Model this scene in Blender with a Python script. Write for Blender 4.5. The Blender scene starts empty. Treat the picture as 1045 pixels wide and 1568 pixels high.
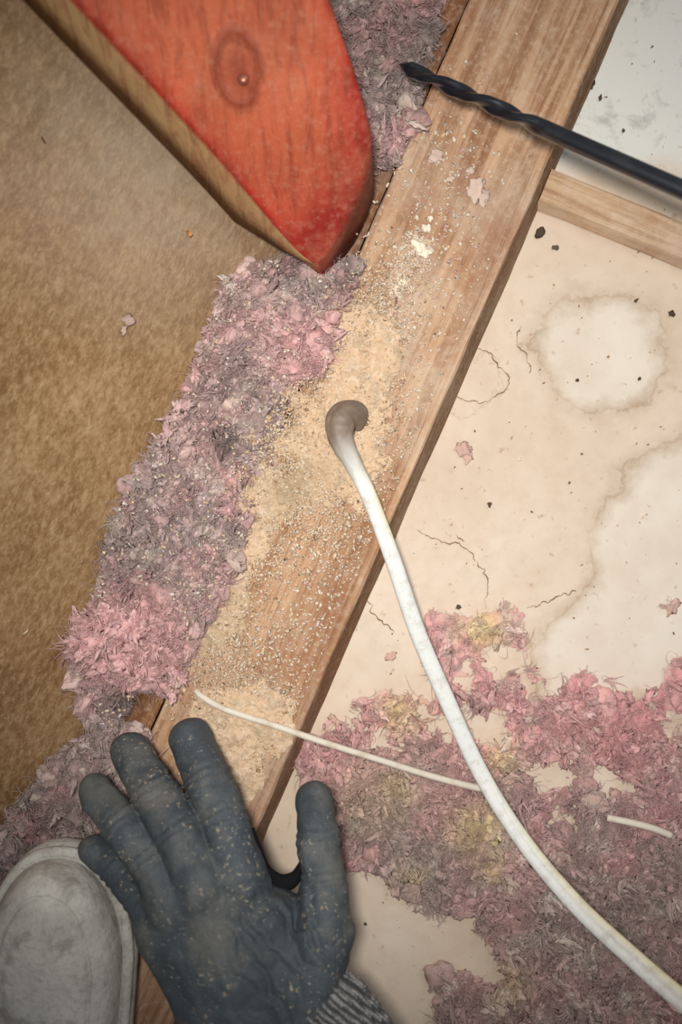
import bpy, bmesh, math, random
import numpy as np
from mathutils import Vector
rng=np.random.default_rng(7); random.seed(7)
S=0.00042; H=0.58; CX=522.5; CY=784.0
ANG=math.atan2(0.917,0.4)
U=np.array([-0.9166,0.3997]); DV=np.array([0.3997,0.9166])
TH=math.radians(36); YW=0.083; ZW=0.014

def P(px,py,z=0.0):
    px=np.asarray(px,float); py=np.asarray(py,float); z=np.asarray(z,float)
    k=(H-z)/H
    return np.stack(np.broadcast_arrays((px-CX)*S*k,(CY-py)*S*k,z),-1)
def lin(c):
    c=np.asarray(c,float)/255.0
    return np.where(c<=0.04045,c/12.92,((c+0.055)/1.055)**2.4)
def L4(c): return tuple(lin(c))+(1.0,)

# ---------- noise ----------
def _h(ix,iy,iz):
    n=(ix*374761393+iy*668265263+iz*2147483647+ix*iz*97)&0xffffffff
    n=((n^(n>>13))*1274126177)&0xffffffff
    n=(n^(n>>16))&0xffffffff
    n=(n*2246822519)&0xffffffff
    return ((n^(n>>15))&0xffff)/65535.0
def vn(p):
    i=np.floor(p).astype(np.int64); f=p-i; f=f*f*(3-2*f); i=i+10000
    r=0
    for a in (0,1):
        for b in (0,1):
            for c in (0,1):
                w=(f[...,0] if a else 1-f[...,0])*(f[...,1] if b else 1-f[...,1])*(f[...,2] if c else 1-f[...,2])
                r=r+w*_h(i[...,0]+a,i[...,1]+b,i[...,2]+c)
    return r
def fbm(p,o=4):
    r=0;a=0.5;t=0
    for k in range(o):
        r=r+a*vn(p*(2.03**k)+k*17.3); t+=a; a*=0.5
    return r/t
def fb2(px,py,sc,o=4,seed=0):
    return fbm(np.stack([px/sc,py/sc,np.full_like(px,seed*3.7)],-1),o)

# ---------- mesh ----------
COL=bpy.context.scene.collection
def mk(name,V,F,mat=None,col=None,smooth=True,parent=None):
    V=np.asarray(V,float); 
    me=bpy.data.meshes.new(name)
    if isinstance(F,np.ndarray):
        n,k=F.shape
        me.vertices.add(len(V)); me.vertices.foreach_set('co',V.ravel())
        me.loops.add(n*k); me.loops.foreach_set('vertex_index',F.ravel().astype(np.int32))
        me.polygons.add(n); me.polygons.foreach_set('loop_start',np.arange(0,n*k,k,dtype=np.int32))
        me.update(calc_edges=True); me.validate()
    else:
        me.from_pydata(V.tolist(),[],F)
    if smooth: me.polygons.foreach_set('use_smooth',np.ones(len(me.polygons),bool))
    if col is not None:
        a=me.color_attributes.new('Col','FLOAT_COLOR','POINT')
        c=np.ones((len(V),4)); c[:,:3]=col
        a.data.foreach_set('color',c.ravel())
    if mat: me.materials.append(mat)
    o=bpy.data.objects.new(name,me); COL.objects.link(o)
    if parent: o.parent=parent
    return o
def fixn(o):
    bm=bmesh.new(); bm.from_mesh(o.data); bmesh.ops.recalc_face_normals(bm,faces=bm.faces); bm.to_mesh(o.data); bm.free()

# ---------- materials ----------
class M:
    def __init__(s,name,rough=0.8):
        s.m=bpy.data.materials.new(name); s.m.use_nodes=True; s.t=s.m.node_tree; s.n=s.t.nodes; s.l=s.t.links
        s.b=s.n['Principled BSDF']; s.b.inputs['Roughness'].default_value=rough
        s.b.inputs['Specular IOR Level'].default_value=0.2
        s.tc=s.n.new('ShaderNodeTexCoord'); s.obj=s.tc.outputs['Object']
    def set(s,sock,v):
        if isinstance(v,bpy.types.NodeSocket): s.l.new(v,sock)
        else: sock.default_value=v
    def map(s,scale=(1,1,1),rot=(0,0,0),loc=(0,0,0),vec=None):
        n=s.n.new('ShaderNodeMapping'); n.inputs['Scale'].default_value=scale; n.inputs['Rotation'].default_value=rot; n.inputs['Location'].default_value=loc
        s.l.new(vec or s.obj,n.inputs['Vector']); return n.outputs[0]
    def noise(s,scale,detail=4,rough=0.55,dist=0,vec=None,color=False):
        n=s.n.new('ShaderNodeTexNoise'); n.inputs['Scale'].default_value=scale; n.inputs['Detail'].default_value=detail
        n.inputs['Roughness'].default_value=rough; n.inputs['Distortion'].default_value=dist
        s.l.new(vec or s.obj,n.inputs['Vector']); return n.outputs['Color' if color else 'Fac']
    def ramp(s,f,stops):
        n=s.n.new('ShaderNodeValToRGB'); e=n.color_ramp.elements
        while len(e)<len(stops): e.new(0.5)
        for i,(p,c) in enumerate(stops):
            e[i].position=p; e[i].color=(c,c,c,1) if isinstance(c,(int,float)) else L4(c)
        s.l.new(f,n.inputs[0]); return n.outputs[0]
    def mix(s,f,a,b,mode='MIX'):
        n=s.n.new('ShaderNodeMix'); n.data_type='RGBA'; n.blend_type=mode
        s.set(n.inputs[0],f)
        for k,v in ((6,a),(7,b)):
            if isinstance(v,tuple) and len(v)==3: v=L4(v)
            s.set(n.inputs[k],v)
        return n.outputs[2]
    def math(s,op,a,b=0.0,clamp=False):
        n=s.n.new('ShaderNodeMath'); n.operation=op; n.use_clamp=clamp
        s.set(n.inputs[0],a); s.set(n.inputs[1],b); return n.outputs[0]
    def vmath(s,op,a,b):
        n=s.n.new('ShaderNodeVectorMath'); n.operation=op
        s.set(n.inputs[0],a); s.set(n.inputs[1],b); return n.outputs['Value' if op=='DISTANCE' else 'Vector']
    def attr(s,name='Col'):
        n=s.n.new('ShaderNodeAttribute'); n.attribute_name=name; return n.outputs['Color']
    def bump(s,h,strength=0.5,dist=0.001):
        n=s.n.new('ShaderNodeBump'); n.inputs['Strength'].default_value=strength; n.inputs['Distance'].default_value=dist
        s.l.new(h,n.inputs['Height']); s.l.new(n.outputs[0],s.b.inputs['Normal'])
    def out(s,c,rough=None):
        s.set(s.b.inputs['Base Color'],c if not (isinstance(c,tuple) and len(c)==3) else L4(c))
        if rough is not None: s.set(s.b.inputs['Roughness'],rough)
        return s.m

def wood(name,light,mid,dark,dust=0.4,sc=1.0):
    m=M(name,0.8); m.b.inputs['Specular IOR Level'].default_value=0.12
    v=m.map(scale=(3*sc,60*sc,60*sc))
    g=m.noise(1.6,6,0.6,0.9,vec=v)
    g2=m.noise(5,5,0.65,0.2,vec=v)
    c=m.ramp(g,[(0.3,dark),(0.5,mid),(0.7,light)])
    c=m.mix(m.ramp(g2,[(0.38,0.65),(0.50,0.0)]),c,dark)
    big=m.noise(16,6,0.7,0.4)
    c=m.mix(m.ramp(big,[(0.46,0.0),(0.66,dust)]),c,(208,190,168))
    big2=m.noise(11,5,0.6,0.4,vec=m.map(loc=(3,1,2)))
    c=m.mix(m.ramp(big2,[(0.46,0.0),(0.64,0.6)]),c,(148,100,74))
    fn=m.noise(240,5,0.75); c=m.mix(m.ramp(fn,[(0.50,0.0),(0.70,0.4)]),c,(216,198,174))
    m.bump(m.math('ADD',m.math('ADD',g,g2),m.math('MULTIPLY',fn,0.6)),0.6,0.0009)
    return m.out(c)

# ---------- floor (drywall, seen from above) ----------
def floor_mat():
    m=M('drywall_stained',0.9)
    dn=m.noise(24,7,0.68,color=True)
    off=m.vmath('MULTIPLY',m.vmath('SUBTRACT',dn,(0.5,0.5,0.5)),(0.044,0.044,0.0))
    v=m.vmath('ADD',m.obj,off)
    def blob(lst):
        cur=None
        for px,py,r in lst:
            p=P(px,py,0); d=m.math('SUBTRACT',m.vmath('DISTANCE',v,tuple(p)),r*S)
            if cur is None: cur=d
            else: cur=m.math('MINIMUM',cur,d)
        return cur
    d1=blob([(890,528,72),(940,538,84),(905,575,60)])
    d2=blob([(1020,850,118),(1070,800,130),(905,1010,92),(985,960,110),(1090,980,140)])
    d3=blob([(725,590,45)])
    base=m.ramp(m.noise(7,6,0.6),[(0.3,(206,186,164)),(0.55,(219,202,183)),(0.75,(227,214,198))])
    base=m.mix(m.ramp(m.noise(60,6,0.7),[(0.45,0.0),(0.75,0.45)]),base,(196,174,150))
    dm=m.math('MINIMUM',d1,d2)
    t=m.math('ADD',m.math('MULTIPLY',dm,40.0),0.5)
    inside=m.ramp(t,[(0.0,0.75),(0.36,0.4),(0.50,0.02),(0.56,0.0)])
    ring=m.ramp(t,[(0.05,0.0),(0.42,0.45),(0.50,0.72),(0.55,0.3),(0.95,0.0)])
    incol=m.mix(m.ramp(m.noise(15,5,0.6),[(0.4,0.0),(0.65,0.7)]),(226,218,204),(212,197,178))
    c=m.mix(inside,base,incol)
    rn=m.math('MULTIPLY',ring,m.ramp(m.noise(30,3,0.6),[(0.35,0.35),(0.6,1.0)]))
    c=m.mix(rn,c,(162,138,112))
    t3=m.math('ADD',m.math('MULTIPLY',d3,60.0),0.5)
    c=m.mix(m.ramp(t3,[(0.44,0.0),(0.50,0.28),(0.56,0.0)]),c,(150,124,98))
    sep=m.n.new('ShaderNodeSeparateXYZ'); m.l.new(v,sep.inputs[0])
    up=m.ramp(m.math('ADD',sep.outputs[1],0.5),[(0.712,0.0),(0.735,1.0)])
    c=m.mix(up,c,(218,218,210))
    sm=m.ramp(m.noise(38,5,0.7,0.4),[(0.54,0.0),(0.68,0.6)])
    c=m.mix(m.math('MULTIPLY',sm,up),c,(158,162,152))
    sp=m.ramp(m.noise(160,3,0.6),[(0.64,0.0),(0.74,0.5)])
    c=m.mix(sp,c,(168,134,104))
    m.bump(m.noise(220,4,0.6),0.25,0.0004)
    return m.out(c)
n=180
gx,gy=np.meshgrid(np.linspace(-0.62,0.75,n),np.linspace(-0.75,0.75,n),indexing='ij')
gz=(fbm(np.stack([gx*12,gy*12,gx*0],-1),3)-0.5)*0.0016-0.0008
V=np.stack([gx.ravel(),gy.ravel(),gz.ravel()],-1)
I=np.arange(n*n).reshape(n,n)
F=np.stack([I[:-1,:-1].ravel(),I[1:,:-1].ravel(),I[1:,1:].ravel(),I[:-1,1:].ravel()],-1)
floor=mk('floor',V,F,floor_mat())
md=floor.modifiers.new('s','SOLIDIFY'); md.thickness=0.0127; md.offset=-1

def catmull(pts,nper=8):
    p=np.asarray(pts,float); p=np.vstack([2*p[0]-p[1],p,2*p[-1]-p[-2]])
    out=[]
    for i in range(1,len(p)-2):
        for t in np.linspace(0,1,nper,endpoint=False):
            a,b,c,d=p[i-1],p[i],p[i+1],p[i+2]
            out.append(0.5*((2*b)+(-a+c)*t+(2*a-5*b+4*c-d)*t*t+(-a+3*b-3*c+d)*t**3))
    out.append(p[-2]); return np.array(out)
crV=[];crF=[]
for ln in [[(690,600),(715,612),(742,616),(762,604),(778,594)],[(722,528),(748,540),(764,560),(779,575),(778,594)],[(640,812),(668,828),(705,833),(728,855),(744,880),(747,905),(742,932)],
           [(808,932),(835,922),(862,912),(884,905)],[(566,915),(570,935),(590,958),(606,966)],[(520,1290),(545,1312),(590,1345),(640,1385)],[(690,1140),(715,1148)],[(700,820),(712,828)],
           [(800,500),(790,520),(806,545),(812,570)]]:
    c=catmull(ln,16)
    c=c+(np.stack([fb2(c[:,0],c[:,1],8,3,1),fb2(c[:,0],c[:,1],8,3,2)],-1)-0.5)*14
    w=0.1+2.2*np.clip(fb2(c[:,0],c[:,1],10,2,5)-0.25,0,1)*(np.abs(np.sin(np.linspace(0.1,math.pi-0.1,len(c))))**0.4)
    t=np.gradient(c,axis=0); t/=np.linalg.norm(t,axis=1)[:,None]+1e-9; nn=np.stack([-t[:,1],t[:,0]],-1)
    a=P(*(c+nn*w[:,None]).T,0.0006); b=P(*(c-nn*w[:,None]).T,0.0006)
    i0=sum(len(x) for x in crV); m_=len(c)
    crV+= [a,b]
    for i in range(m_-1): crF.append((i0+i,i0+i+1,i0+m_+i+1,i0+m_+i))
mc=M('crack_dark',0.95).out((130,104,80))
mk('crack_lines',np.vstack(crV),crF,mc,smooth=False,parent=floor)

# ---------- planks ----------
def sweepX(name,prof,x0,x1,nx,mat,jit=0.0004,parent=None):
    xs=np.linspace(x0,x1,nx); m_=len(prof); V=[];F=[]
    for i,x in enumerate(xs):
        for j,(y,z) in enumerate(prof):
            d=(fbm(np.array([x*45,j*0.9,1.0]),3)-0.5)*2*jit
            V.append((x,y+d,z+d*0.5))
    for i in range(nx-1):
        for j in range(m_):
            k=(j+1)%m_; F.append((i*m_+j,(i+1)*m_+j,(i+1)*m_+k,i*m_+k))
    F.append(tuple(range(m_))); F.append(tuple((nx-1)*m_+j for j in range(m_))[::-1])
    o=mk(name,V,F,mat,smooth=False,parent=parent); fixn(o); o.rotation_euler=(0,0,ANG); return o
mw=wood('plate_wood',(204,170,138),(182,144,112),(136,96,68),0.5)
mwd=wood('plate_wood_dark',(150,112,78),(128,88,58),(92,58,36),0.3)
plate=sweepX('wooden_top_plate',[(0.0528,0.0),(0.0528,0.0288),(0.0518,0.030),(0.030,0.0303),(0.0,0.0302),(-0.0240,0.0300),(-0.0247,0.0294),(-0.0252,0.0294),(-0.0258,0.0299),(-0.0292,0.0296),(-0.0305,0.0280),(-0.0385,0.0)],-0.55,0.62,200,mw,0.0009)
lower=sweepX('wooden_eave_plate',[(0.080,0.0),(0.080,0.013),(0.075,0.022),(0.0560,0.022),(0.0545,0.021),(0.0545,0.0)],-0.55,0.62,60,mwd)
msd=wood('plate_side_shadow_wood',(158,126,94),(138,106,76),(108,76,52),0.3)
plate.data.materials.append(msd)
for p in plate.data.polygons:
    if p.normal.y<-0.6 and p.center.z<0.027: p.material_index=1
bl=np.array(P(838,262,0.012)); br=np.array(P(1045,346,0.012)); bdir=(br-bl)[:2]; bang=math.atan2(bdir[1],bdir[0])
mb=wood('batten_wood',(212,188,160),(196,164,132),(154,116,86),0.6)
nx=50; V=[];F=[]
prof=[(0.0105,0.0),(0.0105,0.0115),(0.009,0.0125),(-0.0085,0.0125),(-0.010,0.0112),(-0.0125,0.0)]
for i,x in enumerate(np.linspace(0.0,0.36,nx)):
    for y,z in prof: V.append((x,y+(vn(np.array([x*40,z*100,2.]))-0.5)*0.001,z))
k_=len(prof)
for i in range(nx-1):
    for j in range(k_):
        F.append((i*k_+j,(i+1)*k_+j,(i+1)*k_+(j+1)%k_,i*k_+(j+1)%k_))
F.append(tuple(range(k_))); F.append(tuple((nx-1)*k_+j for j in range(k_))[::-1])
bat=mk('wooden_batten',V,F,mb,smooth=False); fixn(bat); mid=P(836,282,0.012); bat.location=(mid[0],mid[1],0); bat.rotation_euler=(0,0,bang)

# ---------- wall_left : sloping fibreboard sheathing ----------
m=M('fibreboard',0.95); m.b.inputs['Specular IOR Level'].default_value=0.08
v=m.map(scale=(60,120,120),rot=(0,0,0.5))
g=m.noise(2.6,8,0.78,0.3,vec=v)
gb_=m.noise(5.5,5,0.7,0.2,vec=v)
g2=m.noise(10,8,0.72)
c=m.ramp(g2,[(0.3,(104,76,48)),(0.5,(136,104,70)),(0.72,(160,130,94))])
c=m.mix(m.ramp(g,[(0.48,0.0),(0.68,0.6)]),c,(188,162,128))
c=m.mix(m.ramp(gb_,[(0.54,0.0),(0.68,0.35)]),c,(200,176,142))
c=m.mix(m.ramp(g,[(0.32,0.6),(0.49,0.0)]),c,(90,64,38))
wp=m.n.new('ShaderNodeNewGeometry').outputs['Position']
pc=P(255,235,0.10)
dd=m.vmath('DISTANCE',wp,tuple(pc))
c=m.mix(m.math('MULTIPLY',m.ramp(dd,[(0.0,0.75),(0.12,0.0)]),m.ramp(m.noise(60,3),[(0.3,0.6),(0.7,1.0)])),c,(174,160,142))
m.bump(m.math('ADD',g,gb_),0.5,0.0014)
mf=m.out(c)
nx,ny=60,40
xs=np.linspace(-0.6,0.85,nx); ts=np.linspace(0,0.75,ny)
gx,gt=np.meshgrid(xs,ts,indexing='ij')
d=(fbm(np.stack([gx*9,gt*9,gx*0],-1),3)-0.5)*0.004
V=np.stack([gx,YW+gt*math.cos(TH)-d*math.sin(TH),ZW+gt*math.sin(TH)+d*math.cos(TH)],-1).reshape(-1,3)
I=np.arange(nx*ny).reshape(nx,ny)
F=np.stack([I[:-1,:-1].ravel(),I[1:,:-1].ravel(),I[1:,1:].ravel(),I[:-1,1:].ravel()],-1)
wall=mk('wall_left',V,F,mf); wall.rotation_euler=(0,0,ANG)
md=wall.modifiers.new('s','SOLIDIFY'); md.thickness=0.012; md.offset=-1

def zwall(px,py):
    a=U[0]*(px-CX)*S+U[1]*(CY-py)*S; tt=math.tan(TH)
    y=(a*(1-(ZW-YW*tt)/H))/(1+a*tt/H); return ZW+(y-YW)*tt
def zsurf(px,py):
    px=np.asarray(px,float);py=np.asarray(py,float)
    a=U[0]*(px-CX)*S+U[1]*(CY-py)*S
    return np.maximum(zwall(px,py),np.where(a>0.0565,0.022,0.0302))

# ---------- rafter ----------
def poly_interp(pts,v):
    p=np.asarray(pts,float); d=np.r_[0,np.cumsum(np.linalg.norm(np.diff(p,axis=0),axis=1))]; d/=d[-1]
    return np.stack([np.interp(v,d,p[:,i]) for i in range(p.shape[1])],-1)
Lp=[(479,402),(460,387),(424,348),(328,235),(200,96),(100,-12),(10,-110),(-80,-210)]
Rp=[(489,403),(502,386),(534,322),(558,262),(565,205),(541,110),(503,0),(470,-110),(440,-210)]
vs=np.linspace(0,1,110)
Lq=poly_interp(catmull(Lp,6),vs); Rq=poly_interp(catmull(Rp,6),vs)
zb=lambda py: 0.050+(405-py)/405*0.085
zLf=lambda px,py: max(zb(py),float(zwall(px,py))+0.036)
zr=lambda py: zb(py)+0.012*min(1,max(0,(405-py)/200))
V=[];C=[];sec=None
off=np.array([-0.0085,-0.0100,-0.026]); offr=np.array([0.004,-0.004,-0.05])
red=lin((166,44,36)); org=lin((180,92,62)); tan=lin((160,128,88)); tan2=lin((136,104,66))
for i,v_ in enumerate(vs):
    Lw=P(Lq[i,0],Lq[i,1],zLf(Lq[i,0],Lq[i,1])); Rw=P(Rq[i,0],Rq[i,1],zr(Rq[i,1]))
    e=min(1,v_/0.2+0.05)
    row=[(Lw+off*e,tan2),(Lw+off*e*0.5,tan),(Lw+off*e*0.08+np.array([-.0006,0,0]),tan),(Lw+np.array([0,0,-0.0010]),red*0.8+tan*0.2)]
    ni=26
    for j in range(ni+1):
        u=j/ni; q=Lw*(1-u)+Rw*u
        nz_=fbm(np.array([q[0]*90,q[1]*35,0.2]),4)
        q=q+np.array([0,0,0.0012*math.sin(math.pi*u)**0.5+(nz_-0.5)*0.0026*math.sin(math.pi*u)])
        edge=max(math.exp(-u/0.06),math.exp(-(1-u)/0.05)*0.5); tip=math.exp(-v_/0.13)*1.3
        dxr=(1-u)*np.linalg.norm(Rw-Lw)
        facet=np.clip(1-dxr/0.028,0,1)*np.clip((Lq[i,1]-40)/120,0,1)
        w=min(1,edge+tip+0.8*facet); nn=vn(np.array([q[0]*60,q[1]*60,0.5]))
        cc=org*(1-w)+red*w*(1-0.25*facet); cc=cc*(0.80+0.40*nn)
        row.append((q,cc))
    row.append((Rw+offr*0.10+np.array([0.0012,0,0]),red*0.6)); row.append((Rw+offr,red*0.35+tan*0.1))
    sec=len(row)
    for q,cc in row: V.append(q); C.append(cc)
F=[]
for i in range(len(vs)-1):
    for j in range(sec):
        k=(j+1)%sec; F.append((i*sec+j,i*sec+k,(i+1)*sec+k,(i+1)*sec+j))
F.append(tuple(range(sec))); F.append(tuple((len(vs)-1)*sec+j for j in range(sec)))
m=M('red_primed_wood',0.6); m.b.inputs['Specular IOR Level'].default_value=0.25
at=m.attr()
g=m.noise(2.4,6,0.65,0.8,vec=m.map(scale=(80,16,16),rot=(0,0,0.38)))
c=m.mix(m.ramp(g,[(0.36,0.5),(0.52,0.0)]),at,(112,44,30))
c=m.mix(m.ramp(m.noise(24,6,0.65,0.5),[(0.50,0.0),(0.70,0.45)]),c,(188,122,92))
fn=m.noise(230,5,0.7); c=m.mix(m.ramp(fn,[(0.5,0.0),(0.7,0.3)]),c,(196,142,118))
zk=0.5*(zLf(150,90)+zr(90))+0.004
kc=P(360,90,zk)
kv=m.vmath('ADD',m.obj,m.vmath('MULTIPLY',m.vmath('SUBTRACT',m.noise(90,3,color=True),(.5,.5,.5)),(.005,.005,.0)))
kd=m.vmath('DISTANCE',m.vmath('MULTIPLY',kv,(1,0.85,0)),tuple(kc*np.array([1,0.85,0])))
c=m.mix(m.ramp(m.math('MULTIPLY',kd,38.0),[(0.0,0.5),(0.26,0.2),(0.40,0.6),(0.52,0.0)]),c,(112,44,32))
m.bump(m.math('ADD',m.math('ADD',g,m.math('MULTIPLY',fn,0.4)),m.math('MULTIPLY',m.ramp(m.math('MULTIPLY',kd,38.0),[(0.28,0.0),(0.40,1.0),(0.52,0.0)]),1.2)),0.7,0.0014)
raf=mk('red_rafter',np.array(V),F,m.out(c),np.array(C)); fixn(raf)
Va=np.array(V); pk=P(370,99,zk); ii=np.argmin(np.hypot(Va[:,0]-pk[0],Va[:,1]-pk[1])+(Va[:,2]<0.09)*1); zn=Va[ii,2]
def disc_dome(c,r,h,seg=24):
    V=[];F=[];c=np.array(c)
    rings=[(1.0,-0.6),(1.0,0.2),(0.85,0.7),(0.5,0.95)]
    for rr,zz in rings:
        for a in np.linspace(0,2*math.pi,seg,endpoint=False): V.append(c+np.array([rr*r*math.cos(a),rr*r*math.sin(a),zz*h]))
    V.append(c+np.array([0,0,h]))
    for i in range(len(rings)-1):
        for j in range(seg): F.append((i*seg+j,i*seg+(j+1)%seg,(i+1)*seg+(j+1)%seg,(i+1)*seg+j))
    for j in range(seg): F.append(((len(rings)-1)*seg+j,(len(rings)-1)*seg+(j+1)%seg,len(V)-1))
    return np.array(V),F
mn=M('nail_steel',0.35); mn.b.inputs['Metallic'].default_value=0.7; mn=mn.out((170,110,90))
Vn,Fn=disc_dome((Va[ii,0],Va[ii,1],zn+0.0006),0.0030,0.0020); mk('nail_head',Vn,Fn,mn,parent=raf)

# ---------- sweeps ----------
def sweep(name,pts,section,mat,colf=None,parent=None,nper=10):
    c=catmull(pts,nper); pos=c[:,:3]; n_=len(c)
    T=np.gradient(pos,axis=0); T/=np.linalg.norm(T,axis=1)[:,None]
    Tp=T.copy(); Tp[:,2]*=0.25
    side=np.cross(Tp,[0,0,1]); side/=np.linalg.norm(side,axis=1)[:,None]+1e-12
    up=np.cross(side,T); up/=np.linalg.norm(up,axis=1)[:,None]
    L=np.r_[0,np.cumsum(np.linalg.norm(np.diff(pos,axis=0),axis=1))]
    K=40; ph=np.linspace(0,2*np.pi,K,endpoint=False); V=[];C=[]
    for i in range(n_):
        a,b=section(ph,L[i],L[-1])
        q=pos[i]+side[i]*(a*c[i,3])[:,None]+up[i]*(b*c[i,4])[:,None]
        V.append(q)
        if colf is not None: C.append(colf(ph,L[i],L[-1]))
    V=np.vstack(V); I=np.arange(n_*K).reshape(n_,K); J=np.roll(I,-1,axis=1)
    F=np.stack([I[:-1].ravel(),J[:-1].ravel(),J[1:].ravel(),I[1:].ravel()],-1).tolist()
    F.append(list(range(K))[::-1]); F.append(list(I[-1]))
    o=mk(name,V,F,mat,np.vstack(C) if C else None,parent=parent); fixn(o); return o
def W(lst): return np.array([list(P(a,b,z))+[w,t] for a,b,z,w,t in lst])

def sec_cable(ph,s,L):
    f=min(1,max(0,(s-0.07)/0.03))
    a=np.sign(np.cos(ph))*np.abs(np.cos(ph))**0.75; b=np.sign(np.sin(ph))*np.abs(np.sin(ph))**0.85
    b=b*(1-0.22*f*np.exp(-(a/0.2)**2)*(np.sin(ph)>0)); 
    if f<1: 
        w=1+(1-f)*0.20*(vn(np.stack([np.cos(ph)*1.6,np.sin(ph)*1.6,np.full_like(ph,s*160)],-1))-0.5)*2
        a=a*w; b=b*w
    return a,b
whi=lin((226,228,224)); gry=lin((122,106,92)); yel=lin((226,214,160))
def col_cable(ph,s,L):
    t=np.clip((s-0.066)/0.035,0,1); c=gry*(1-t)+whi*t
    y=np.clip((s-0.28)/0.08,0,1)*0.7; y2=np.exp(-((s-0.115)/0.02)**2)*0.8
    r=np.tile(c,(len(ph),1)); f=(np.clip(-np.cos(ph),0,1)*max(y,y2))[:,None]
    return r*(1-f)+yel*f
m=M('cable_jacket_white',0.45); at=m.attr(); m.b.inputs['Specular IOR Level'].default_value=0.3
fz=m.noise(160,6,0.75)
c=m.mix(m.ramp(fz,[(0.48,0.0),(0.70,0.45)]),at,(160,146,126)); m.bump(fz,0.3,0.001)
cab=sweep('white_electrical_cable',W([(556,656,-0.004,.0052,.005),(553,650,0.020,.0056,.0054),(548,642,0.034,.0068,.0062),(537,634,0.042,.0084,.0070),(524,640,0.046,.0094,.0074),(520,658,0.047,.0090,.0070),(526,682,0.048,.0068,.0052),(543,714,0.050,.0051,.0038),(562,752,0.050,.0048,.0030),(580,797,0.048,.0048,.0030),(606,868,0.043,.0049,.0029),(640,968,0.034,.0051,.0029),(684,1070,0.029,.0051,.0029),(738,1186,0.028,.0051,.0029),(802,1288,0.040,.0051,.0029),(882,1384,0.064,.0052,.0029),(965,1462,0.092,.0053,.0029),(1050,1536,0.12,.0054,.0029),(1200,1660,0.17,.0054,.003),(1400,1800,0.21,.0054,.003)]),sec_cable,m.out(c),col_cable)
mh=M('hole_dark',1.0).out((30,21,15))
a=np.linspace(0,2*math.pi,48,endpoint=False); hc=P(550,650,0.0312)
V=[];F=[]
for rr,zz in ((0.0125,0.0),(0.0100,-0.0004),(0.0060,-0.0006)):
    for t in a: V.append(hc+np.array([rr*math.cos(t)*(1+0.08*math.sin(3*t+1)+0.05*math.sin(7*t)),rr*math.sin(t)*(1+0.08*math.sin(4*t)),zz]))
V.append(hc+np.array([0,0,-0.0006]))
for i in range(2):
    for j in range(48): F.append((i*48+j,i*48+(j+1)%48,(i+1)*48+(j+1)%48,(i+1)*48+j))
for j in range(48): F.append((96+j,96+(j+1)%48,144))
mk('drilled_hole',V,F,mh,parent=cab)

m=M('thin_cable_white',0.5); m1=m.out(m.mix(m.ramp(m.noise(90,4),[(0.48,0.0),(0.7,0.5)]),(222,214,198),(180,154,120)))
rsec=lambda ph,s,L:(np.cos(ph),np.sin(ph))
sweep('thin_white_wire',W([(300,1058,0.031,.0018,.0018),(312,1068,0.0335,.0019,.0019),(345,1086,0.0350,.0020,.0020),(430,1114,0.0345,.0020,.0020),(500,1138,0.030,.0020,.0020),(580,1163,0.024,.0020,.0020),(660,1188,0.017,.0021,.0021),(738,1208,0.013,.0022,.0022)]),rsec,m1)
sweep('thin_white_wire',W([(930,1252,0.014,.0022,.0022),(965,1259,0.016,.0022,.0022),(1000,1268,0.016,.0022,.0022),(1028,1279,0.014,.0022,.0022)]),rsec,m1)

def drill():
    p0=P(612,99,0.052); p1=P(1045,291,0.12); d=p1-p0; Lv=np.linalg.norm(d); d/=Lv; Ltot=Lv*1.6
    side=np.cross(d,[0,0,1]); side/=np.linalg.norm(side); up=np.cross(side,d)
    K=48; n_=420; V=[]; ph=np.linspace(0,2*np.pi,K,endpoint=False)
    for i in range(n_):
        s=i/(n_-1)*Ltot; f=s/Lv
        R=0.0043*(1+0.15*f); tipf=min(1,s/0.008); fl=1-np.clip((f-0.48)/0.08,0,1)
        tw=s/0.030*math.pi
        g=np.abs(np.cos(ph-tw)); cut=np.clip((g-0.45)/0.55,0,1)
        r=R*(1-0.5*fl*cut**1.1)*(0.15+0.85*tipf)
        V.append(p0+d*s+side*(r*np.cos(ph))[:,None]+up*(r*np.sin(ph))[:,None])
    V=np.vstack(V); I=np.arange(n_*K).reshape(n_,K); J=np.roll(I,-1,axis=1)
    F=np.stack([I[:-1].ravel(),J[:-1].ravel(),J[1:].ravel(),I[1:].ravel()],-1).tolist(); F.append(list(range(K))); F.append(list(I[-1]))
    m=M('black_oxide_steel',0.3); m.b.inputs['Metallic'].default_value=0.5; m.b.inputs['Specular IOR Level'].default_value=0.9
    m.b.inputs['Coat Weight'].default_value=1.0; m.b.inputs['Coat Roughness'].default_value=0.2
    c=m.mix(m.ramp(m.noise(60,4),[(0.5,0.0),(0.75,0.4)]),(36,41,50),(80,78,78))
    o=mk('drill_bit',V,F,m.out(c)); fixn(o)
drill()

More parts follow.
